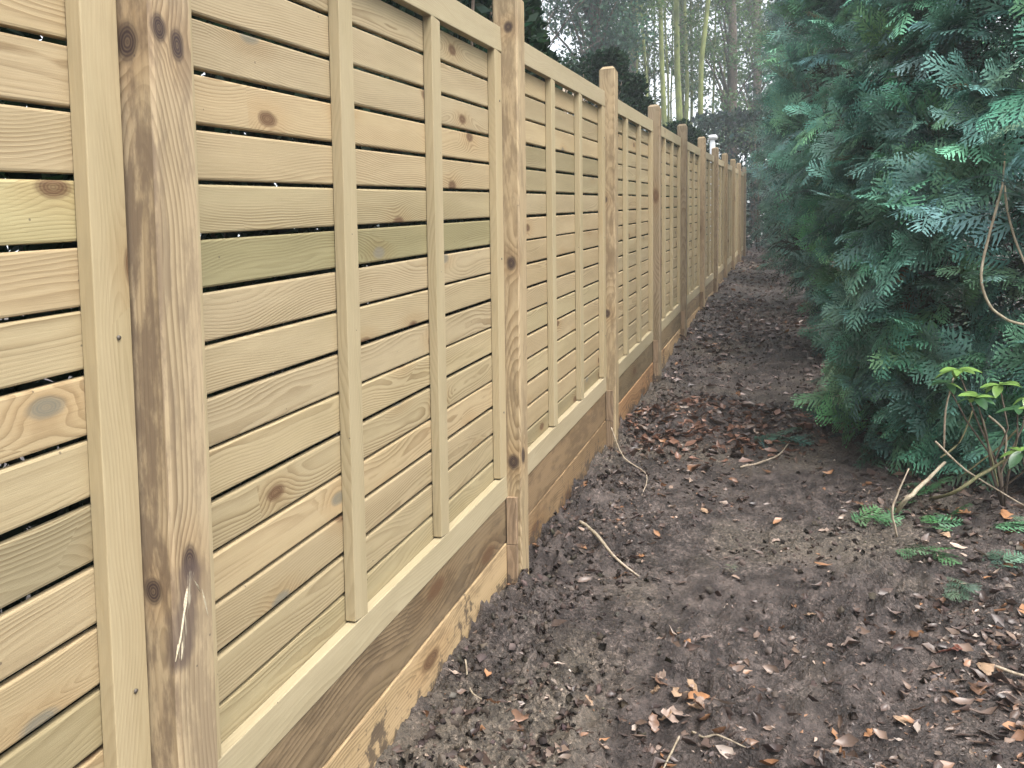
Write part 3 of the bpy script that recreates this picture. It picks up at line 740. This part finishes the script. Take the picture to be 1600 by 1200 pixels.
# white capped post behind the fence
b = at_y(1113, 300, 17.2); g0 = float(zbase(17.2)); top = at_y(1113, 211, 17.2).z-g0
wp = tag(empty('white_vent_pipe', (b.x, 17.2, g0)), 'white round post with a mushroom cap showing above the far fence', 'post')
def lathe(name, prof, n=16):
    V, Fc = [], []
    for r, z in prof:
        for k in range(n): V.append((r*math.cos(6.28319*k/n), r*math.sin(6.28319*k/n), z))
    for i in range(len(prof)-1):
        for k in range(n): Fc.append((i*n+k, i*n+(k+1) % n, (i+1)*n+(k+1) % n, (i+1)*n+k))
    Fc.append(tuple(range(n-1, -1, -1))); Fc.append(tuple(range((len(prof)-1)*n, len(prof)*n)))
    return mesh(name, V, Fc, True)
link('shaft', lathe('shaft', ((.055, -.1), (.055, top-.16), (.045, top-.13), (.045, top-.08))), wp, M_white)
link('cap', lathe('cap', ((.05, top-.10), (.095, top-.085), (.10, top-.05), (.085, top-.012), (.03, top))), wp, M_white)

# bare twigs sticking up behind the third panel's top rail
rr = random.Random(5); items = []
b = at_y(885, 120, 4.6); b.x = -1.45; b.y = 4.65; base_z = zpan(4.65)+H-.5
for i in range(9):
    p = Vector((rr.uniform(-.12, .12), rr.uniform(-.35, .35), 0)); q = p+Vector((rr.uniform(-.05, .08), rr.uniform(-.1, .1), .45)); e = q+Vector((rr.uniform(-.12, .12), rr.uniform(-.15, .15), rr.uniform(.1, .26)))
    items.append(([p, q, e], (.012, .009, .004), 6))
    for j in range(3):
        s = q.lerp(e, rr.random()); items.append(([s, s+Vector((rr.uniform(-.1, .1), rr.uniform(-.12, .12), rr.uniform(-.02, .1)))], (.004, .002), 5))
bt = link('bare_branch', merge_tubes('bare_branch', items), None, M_twig); bt.location = (-1.5, 5.75, zpan(5.75)+H-.42)
tag(bt, 'bare cut twigs poking up behind the top rail past the second post', 'branch')

# ------------------------------------------------------------------ leaf litter
def leaf_template(seed, n=5, curl=.4, lobe=.0, rag=.0):
    rr = random.Random(seed); V, Qd = [], []
    tw = rr.uniform(-.6, .6); c2 = rr.uniform(-.3, 1.)*curl; bow = rr.uniform(-.18, .18)
    for i in range(n+1):
        t = i/n; w_ = .30*math.sin(math.pi*min(1, max(0, t**.8)))**.8*(1+lobe*math.sin(t*19)*.5)+.006
        z = c2*.6*(t-.5)**2+rr.uniform(-.02, .02); a = tw*(t-.5)*2
        for s in (-1, 0, 1):
            ww = w_*(1-rag*rr.random()); fold = curl*.55*ww*rr.uniform(.4, 1.3)
            V.append((t-.5+rr.uniform(-1, 1)*.05*rag*3*abs(s), s*ww*math.cos(a)+bow*math.sin(t*3.14), z+s*ww*math.sin(a)+(fold if s else 0)+rr.uniform(-.03, .03)*abs(s)))
    for i in range(n):
        for k in (0, 1): Qd.append((i*3+k, (i+1)*3+k, (i+1)*3+k+1, i*3+k+1))
    return np.array(V), np.array(Qd)
LITTER = [leaf_template(i, 3, c, .3, r_) for i, (c, r_) in enumerate(((.5, .3), (1.2, .5), (1.8, .6), (.8, .75), (2.4, .5), (1., .8), (1.6, .2)))]
PALETTE = np.array([(.060, .040, .034), (.085, .058, .048), (.045, .030, .027), (.12, .082, .064), (.19, .135, .105), (.30, .23, .185), (.17, .085, .045), (.24, .125, .065), (.28, .23, .195)])
PW_ = np.array([.21, .23, .17, .15, .09, .05, .04, .03, .03])
def litter_density(x, y):
    d = .14+.55*fbm(x*1.7, y*1.4, 3, 91)
    d = d + .75*np.clip((x-.28-.03*(y-2))/.35, 0, 1)                       # under the trees
    d = d + 2.2*np.exp(-(((x+.4)/.65)**2+((y-5.6)/.7)**2))               # heap by the fourth post
    d = d - .28*np.exp(-((x+.12)/.42)**2)*(y < 5.)
    d = d + .55*np.clip((y-6)/2.5, 0, 1) + .5*np.exp(-(((x+.72)/.22)**2+((y-3.7)/.7)**2)) + .7*np.exp(-(((x+.02)/.30)**2+((y-2.2)/.22)**2)) + .5*np.exp(-(((x-.75)/.35)**2+((y-2.5)/.5)**2))
    return d.clip(.04, 1.5)
def scatter_xy(n, y0, y1, pw):
    k = n*5; u = rng.random(k); y = y0+(y1-y0)*u**pw; x = rng.uniform(-1.02, 3.2 if y0 > 3 else 1.6, k)
    keep = rng.random(k) < litter_density(x, y)/1.5
    x, y = x[keep][:n], y[keep][:n]; return x, y
def litter(name, label, n, y0, y1, pw, smin, smax, temps, pw_pal, kind='stuff', tilt=.55, sink=.0):
    x, y = scatter_xy(n, y0, y1, pw); n = len(x); z = relief(x, y)
    a = rng.uniform(0, 6.283, n); ax = np.stack([np.cos(a), np.sin(a), rng.normal(.14, tilt*.4, n)], 1); up = unit(np.stack([rng.normal(0, tilt, n), rng.normal(0, tilt, n), np.ones(n)], 1))
    sz = smin+(smax-smin)*rng.random(n)**2.2
    col = PALETTE[rng.choice(len(PALETTE), n, p=pw_pal/pw_pal.sum())]*(1+rng.normal(0, .2, (n, 1))).clip(.5, 1.25)
    far = (y > 6.3) & (rng.random(n) < .55); col[far] = np.array([.155, .112, .098])*(1+rng.normal(0, .35, (far.sum(), 1))).clip(.4, 2.2)
    hp = (np.exp(-(((x+.35)/.7)**2+((y-5.5)/.7)**2)) > .35) & (rng.random(n) < .7); col[hp] = np.array([.15, .08, .055])*(1+rng.normal(0, .4, (hp.sum(), 1))).clip(.4, 2.2)
    sz = sz*np.where(y > 4.6, 1.6, 1.)*np.where(x > .45, 1.1, 1.)
    loc = np.stack([x, y, z+sz*.07-sink], 1)
    o = link(name, scatter_mesh(name, temps, ax, up, loc, sz, np.concatenate([col, np.ones((n, 1))], 1)), None, M_litter)
    return tag(o, label, 'leaf litter', kind=kind)
litter('leaf_litter', 'dead brown leaves strewn over the muddy path', 21000, 1.6, 26, 1.8, .012, .060, LITTER, PW_)
litter('leaf_drift', 'larger curled brown leaves drifted over the path', 2400, 1.6, 20, 1.5, .040, .072, LITTER, np.array([.12, .2, .08, .22, .16, .05, .12, .09, .02]), tilt=.8)
CRUMB = [(lambda v: (v, np.array([[0, 1, 2, 3], [0, 3, 4, 5], [0, 5, 6, 1], [1, 6, 5, 2], [2, 5, 4, 3], [1, 2, 5, 6]])))(np.array([[-.5, 0, .1], [0, -.4, .25], [.5, -.1, .1], [.2, .4, .3], [-.1, .5, 0], [0, .1, -.3], [-.3, -.4, -.1]])*s) for s in (.9, 1.2)]
FLAKE = [leaf_template(40+i, 2, 1.2, 0, .7) for i in range(4)]
litter('leaf_fragments', 'small pale and brown fragments trodden into the mud', 15000, 1.6, 12, 1.7, .005, .022, FLAKE, np.array([.14, .16, .12, .18, .15, .10, .05, .05, .05]), tilt=.8)
def soil():
    n = 13000; k = n*3; y = 1.6+9*rng.random(k)**1.8; x = rng.uniform(-1.0, 1.4, k)
    d = .12+.6*fbm(x*1.6, y*1.6, 2, 33)+.8*np.clip((-.55-x)/.3, 0, 1); keep = rng.random(k) < d.clip(.04, 1)
    x, y = x[keep][:n], y[keep][:n]; n = len(x); z = relief(x, y); sz = .006+.030*rng.random(n)**3.2
    o = link('soil_crumbs', scatter_mesh('soil_crumbs', CRUMB, rng.normal(0, 1, (n, 3)), unit(rng.normal(0, 1, (n, 3))), np.stack([x, y, z+sz*.1], 1), sz, tints(n, (.066, .052, .044), .40, .05)), None, M_soil)
    tag(o, 'crumbs and clods of dark soil on the path', 'soil', kind='stuff')
soil()

# single large leaves one can pick out: pixel, length, colour, label
def leaf_obj(px, py, size, col, label, seed, group='large fallen leaves', curl=.8, tilt=.25, turn=None):
    rr = random.Random(seed); p = on_ground(px, py); z = gz(p.x, p.y)
    tv, tq = leaf_template(seed+200, 9, curl*(1.3 if seed % 3 else .6), .5 if seed % 2 else .2, .28)
    tv = tv*size
    a = rr.uniform(0, 6.283) if turn is None else turn
    R = Matrix.Rotation(a, 3, 'Z') @ Matrix.Rotation(rr.uniform(-tilt, tilt), 3, 'X') @ Matrix.Rotation(rr.uniform(-tilt, tilt), 3, 'Y')
    n = len(tv); t = np.array(col)[None]*(1+.12*rng.normal(0, 1, (n, 1))); t = np.concatenate([t.clip(.01, .9), np.ones((n, 1))], 1)
    tv = tv @ np.array(R).T
    me = big_mesh('fallen_leaf', tv, tq, t, True); me.materials.append(M_litter)
    so = me
    o = link('fallen_leaf', me); o.location = (p.x, p.y, z - tv[:, 2].min()*.55 + .002)
    m_ = o.modifiers.new('t', 'SOLIDIFY'); m_.thickness = .0012
    return tag(o, label, 'leaf', group)
TAN, ORG, BRN, PNK, RED = (.32, .215, .14), (.29, .145, .07), (.15, .085, .055), (.30, .225, .185), (.13, .045, .03)
for i, (px, py, s, c, lab) in enumerate((
    (1098, 792, .085, TAN, 'large tan leaf alone in the middle of the path'), (808, 1122, .085, BRN, 'broad brown leaf lying near the lower gravel board'),
    (1000, 870, .045, ORG, 'small orange leaf beside the pale thick stick'), (1075, 998, .04, ORG, 'small orange leaf on the bare mud in mid path'),
    (1145, 1033, .04, BRN, 'dark red brown leaf stub on the mud in mid path'), (1360, 1150, .05, ORG, 'orange tan leaf on the mud near the bottom edge'),
    (1475, 848, .07, TAN, 'pale tan leaf standing on edge among the cypress clippings'), (1506, 822, .075, ORG, 'bright orange tan leaf left of the curled orange one'),
    (1565, 832, .11, ORG, 'long curled orange leaf at the right edge under the shrub'), (1345, 795, .085, BRN, 'large brown leaf leaning at the foot of the snapped branch'),
    (1290, 825, .07, PNK, 'greyish flat leaf left of the clipped green sprig'), (1327, 955, .055, PNK, 'pinkish curled leaf on the mud, right of mid path'),
    (1262, 950, .055, TAN, 'tan folded leaf beside a darker curled one, mid path'), (1055, 1065, .09, TAN, 'upper tan leaf of the leaf pile near the bottom'),
    (1092, 1083, .08, ORG, 'right orange leaf of the leaf pile near the bottom'), (1065, 1100, .08, PNK, 'pale lower leaf of the leaf pile near the bottom'),
    (1028, 1140, .07, PNK, 'pinkish leaf lying left of the leaf pile near the bottom'), (1482, 1037, .08, RED, 'dark red crumpled leaf right of mid path'),
    (1548, 1060, .085, TAN, 'upright tan leaf at the lower right edge'), (1535, 1095, .08, BRN, 'brown leaf below the upright tan leaf, lower right'),
    (1415, 1130, .07, TAN, 'tan leaf with pale stalk near the bottom right'), (862, 1165, .06, PNK, 'pinkish bent leaf near the bottom left of the mud'),
    (946, 1178, .07, TAN, 'pale notched leaf near the bottom, left of the leaf pile'), (915, 1078, .06, TAN, 'tan curled leaf right of the broad brown leaf'),
    (1000, 708, .08, TAN, 'pale tan leaf in front of the leaf heap by the third post'), (1255, 640, .12, ORG, 'upright orange brown leaf under the nearest cypress'),
    (1170, 643, .10, RED, 'dark red leaf on the leaf heap'), (1000, 655, .10, ORG, 'orange leaf against the gravel board past the third post'),
    (1150, 800, .04, PNK, 'small whitish leaf right of the large tan leaf'), (1210, 838, .05, PNK, 'small pale leaf on smooth mud right of mid path'))):
    leaf_obj(px, py, s, c, lab, i)
rr = random.Random(21)
k_ = 0
for cn, cc in (('tan', TAN), ('pinkish', PNK), ('dark brown', BRN)):
    for pn, (dx, dy) in (('upper left', (-32, -24)), ('upper right', (22, -26)), ('lower left', (-28, 20)), ('lower right', (34, 18))):
        k_ += 1
        leaf_obj(1060+dx+rr.uniform(-14, 14), 1088+dy+rr.uniform(-9, 9), rr.uniform(.045, .08), cc, 'small %s leaf at the %s of the leaf pile near the bottom' % (cn, pn), 60+k_, 'leaves of the pile near the bottom edge', 1., .7)
# sticks
def stick(name, label, pts, rad, mat=None, n=7, cat='stick'):
    P0 = [Vector(p) for p in pts]; R0 = list(rad); P_, rad = [], []
    for i in range(len(P0)-1):
        a, b, c, d = P0[max(i-1, 0)], P0[i], P0[i+1], P0[min(i+2, len(P0)-1)]
        for k in range(4):
            t = k/4; P_.append(.5*((2*b)+(c-a)*t+(2*a-5*b+4*c-d)*t*t+(3*b-a-3*c+d)*t**3)+Vector((random.uniform(-1, 1), random.uniform(-1, 1), random.uniform(-1, 1)))*R0[i]*.25); rad.append(R0[i]*(1-t)+R0[i+1]*t)
    P_.append(P0[-1]); rad.append(R0[-1]); o0 = P_[0].copy()
    me = tube_mesh(name, [p-o0 for p in P_], rad, n); o = link(name, me, None, mat or M_twig); o.location = o0
    return tag(o, label, cat)
def gp(px, py, up=.006):
    p = on_ground(px, py); return (p.x, p.y, gz(p.x, p.y)+up)
stick('stick', 'thick pale stick lying near the second post', [gp(906, 836, .02), gp(930, 857, .015), gp(960, 876, .012), gp(998, 893, .004)], (.009, .008, .006, .0035))
stick('twig', 'thin bent twig leaning from the third post onto the mud', [at_y(955, 668, 4.72), at_y(975, 715, 4.6), gp(1010, 745), gp(1003, 778)], (.004, .004, .003, .002))
stick('twig', 'pale curved twig lying across the path before the leaf heap', [gp(1157, 726, .012), gp(1185, 722, .02), gp(1215, 712, .015), gp(1234, 697, .02)], (.007, .007, .005, .003))
stick('twig', 'thin pale root curling near the lower gravel board', [gp(728, 1055, .03), gp(735, 1080), gp(760, 1100), gp(787, 1112)], (.003, .003, .003, .002))
stick('twig', 'dry twig by the leaf pile near the bottom edge', [gp(1082, 1128, .01), gp(1100, 1146, .012), gp(1120, 1150, .012), gp(1165, 1172, .006)], (.004, .0035, .003, .0015))
stick('twig', 'straight dry twig crossing left below the leaf pile', [gp(1062, 1142, .012), gp(1046, 1170, .012), gp(1036, 1205, .008)], (.003, .003, .002))
stick('twig', 'short pale twig on the mud at the lower right', [gp(1555, 1060, .012), gp(1600, 1072, .012), gp(1640, 1075, .01)], (.005, .005, .004))
y_ = 4.35
stick('snapped_branch', 'snapped branch with a pale broken end under the nearest cypress', [gp(1398, 808, .01), at_y(1412, 785, 3.95), at_y(1440, 758, 3.98), at_y(1477, 722, 4.02)], (.010, .011, .009, .006), M_vine, 8, 'branch')
stick('twig', 'grey upright twig standing left of the snapped branch', [gp(1402, 842, .0), at_y(1394, 800, 3.75), at_y(1401, 775, 3.76), at_y(1420, 732, 3.78)], (.005, .005, .004, .003))
stick('branch', 'long green branch rising right beneath the shrub', [gp(1455, 800, .0), at_y(1490, 770, 3.95), at_y(1530, 744, 3.97), at_y(1572, 718, 4.0)], (.008, .008, .008, .006), M_stem, 7, 'branch')
stick('vine', 'pale looping bare vine at the right edge', [at_y(1570, 240, 4.2), at_y(1566, 290, 4.2), at_y(1545, 370, 4.2), at_y(1533, 430, 4.2), at_y(1545, 475, 4.2), at_y(1575, 500, 4.2), at_y(1612, 509, 4.2)], (.003, .005, .006, .006, .006, .006, .006), M_vine, 7, 'vine')
stick('vine', 'straighter bare vine hanging right of the looping one', [at_y(1568, 225, 4.25), at_y(1571, 310, 4.25), at_y(1585, 370, 4.25), at_y(1610, 430, 4.25)], (.004, .005, .005, .005), M_vine, 7, 'vine')

# cypress clippings
def sprig(px, py, L_, turn, label, seed, base=(.075, .165, .075)):
    rr = random.Random(seed); p = on_ground(px, py); z = gz(p.x, p.y)+.02
    n = 11; t = np.linspace(0, 1, n); s = np.where(np.arange(n) % 2 == 0, 1., -1.); s[-1] = 0
    loc = np.stack([t*L_*.7, rng.normal(0, .004, n), .02*np.sin(t*3)+rng.normal(0, .004, n)], 1)
    ax = np.stack([np.ones(n), s*.75, rng.normal(.02, .28, n)], 1)
    me = scatter_mesh('cypress_sprig', SPR_NEAR[:2], ax, np.tile([0., 0, 1.], (n, 1))+rng.normal(0, .32, (n, 3)), loc, L_*.42*rng.uniform(.8, 1.2, n), tints(n, tuple(q*.85 for q in base), .2, .08), .5)
    me.materials.append(M_conifer); o = link('cypress_sprig', me); o.location = (p.x, p.y, z); o.rotation_euler = (rr.uniform(-.35, .35), rr.uniform(-.12, .05), turn)
    tag(o, label, 'sprig', 'cut cypress sprigs on the ground')
sprig(1395, 868, .24, -.35, 'green feathery cypress sprig lying nearest the path', 1)
sprig(1330, 815, .26, .2, 'flat green sprig at the foot of the nearest cypress', 2)
sprig(1545, 855, .25, .25, 'bright green sprig at the right edge beside the curled orange leaf', 3, (.085, .19, .10))
sprig(1450, 840, .26, .9, 'green sprig heaped behind the pale tan leaf', 4, (.06, .15, .07))
sprig(1560, 905, .22, 1.2, 'pale green sprig at the right edge below the others', 5, (.09, .17, .11))
sprig(1175, 692, .40, .1, 'dark blue green sprig across the path beyond the curved twig', 6, (.05, .12, .09))
sprig(1420, 800, .3, 1.1, 'green sprig under the snapped branch', 7, (.055, .13, .06))
sprig(1520, 930, .15, -2.2, 'small faded sprig on the leaf litter at the right', 8, (.08, .12, .08))
sprig(1140, 892, .07, 1.4, 'tiny greyish sprig tuft in the middle of the mud', 9, (.16, .17, .13))

# young rhododendron in front of the cypress
rt = on_ground(1560, 800); rz = gz(rt.x, 4.1); root = tag(empty('rhododendron_shrub', (rt.x, 4.1, rz)), 'small shrub with whorls of glossy yellow green leaves at the right', 'shrub')
O = Vector((rt.x, 4.1, rz))
tips = [(1525, 622, 4.0), (1497, 578, 4.1), (1562, 602, 4.05), (1596, 706, 3.95), (1480, 600, 4.15), (1606, 620, 4.1), (1590, 640, 3.9)]
items = []
rr = random.Random(3)
for (px, py, y) in tips:
    T = at_y(px, py, y)-O; m1 = Vector((T.x*.2+rr.uniform(-.05, .05), T.y*.2, T.z*.3)); m2 = Vector((T.x*.65+rr.uniform(-.04, .04), T.y*.6, T.z*.68+rr.uniform(-.03, .03)))
    items.append(([(0, 0, -.02), m1, m2, T], (.006, .005, .004, .003), 6))
link('stems', merge_tubes('stems', items), root, M_bark)
def oval(seed):
    V, Qd = [], []
    rr = random.Random(seed); n = 7
    for i in range(n+1):
        t = i/n; w_ = .22*math.sin(math.pi*t**.9)**.75+.004; z = -.22*t*t+.02
        for s in (-1, 0, 1): V.append((t, s*w_, z+abs(s)*w_*.35))
    for i in range(n):
        for k in (0, 1): Qd.append((i*3+k, (i+1)*3+k, (i+1)*3+k+1, i*3+k+1))
    return np.array(V), np.array(Qd)
OV = oval(0)
g_leaf = leafmat('rhododendron_leaf', .3, .3, .15, .5)
for ti, (px, py, y) in enumerate(tips):
    T = at_y(px, py, y)-O; nl = (9, 7, 7, 6, 5, 6, 4)[ti]
    for k in range(nl):
        a = 6.283*k/nl+rr.uniform(-.3, .3); el = rr.uniform(-.55, .45)
        d = Vector((math.cos(a)*math.cos(el), math.sin(a)*math.cos(el), math.sin(el)))
        Rm = frames(np.array([list(d)]), np.array([[rr.uniform(-.2, .2), -.25, 1.]]))[0]*rr.uniform(.07, .105)
        v = OV[0] @ Rm.T; yng = rr.random() < (.75 if ti in (0, 1, 2, 3) else .4)
        c = np.array((.15, .26, .065) if yng else (.045, .11, .045))*rr.uniform(.8, 1.2)
        me = big_mesh('leaf', v, OV[1], np.tile(np.append(c, 1), (len(v), 1)), True); me.materials.append(g_leaf)
        lo = link('leaf', me, root); lo.location = T

# a few thin bare stems tangled under the shrub
rr = random.Random(9)
for i, (a, b, c, lab) in enumerate((((1462, 690), (1510, 735), (1600, 790), 'grey bare stem arching under the shrub leaves'), ((1535, 655), (1548, 710), (1560, 760), 'thin grey stem dropping from the leaf whorl'),
                                    ((1545, 650), (1572, 680), (1565, 740), 'reddish bent stem beside the leaf whorl'), ((1590, 670), (1560, 700), (1500, 745), 'thin reddish stem running behind the shrub'),
                                    ((1475, 700), (1478, 640), (1490, 590), 'brown upright stem left of the leaf whorl'), ((1470, 715), (1500, 690), (1520, 640), 'slanting brown stem through the cypress foliage'))):
    y = 3.98+.05*i
    stick('twig', lab, [at_y(*a, y), at_y(*b, y+.03), at_y(*c, y+.02)], (.005, .0045, .003), M_stem if i % 2 else M_twig, 6, 'stem')

# ------------------------------------------------------------------ air
bm = bmesh.new(); bmesh.ops.create_cube(bm, size=1)
for v in bm.verts: v.co = Vector((v.co.x*280, 30+v.co.y*110, 9+v.co.z*34))
me = bpy.data.meshes.new('haze'); bm.to_mesh(me); bm.free()
hz = tag(link('haze', me), 'thin grey mist hanging over the far end of the path', 'mist', kind='stuff')
hm = bpy.data.materials.new('haze'); hm.use_nodes = True; t_ = hm.node_tree; t_.nodes.clear()
o_ = t_.nodes.new('ShaderNodeOutputMaterial'); v_ = t_.nodes.new('ShaderNodeVolumePrincipled'); v_.inputs['Color'].default_value = (.82, .90, .95, 1); v_.inputs['Density'].default_value = .0034; v_.inputs['Anisotropy'].default_value = .2
t_.links.new(v_.outputs[0], o_.inputs['Volume']); me.materials.append(hm)
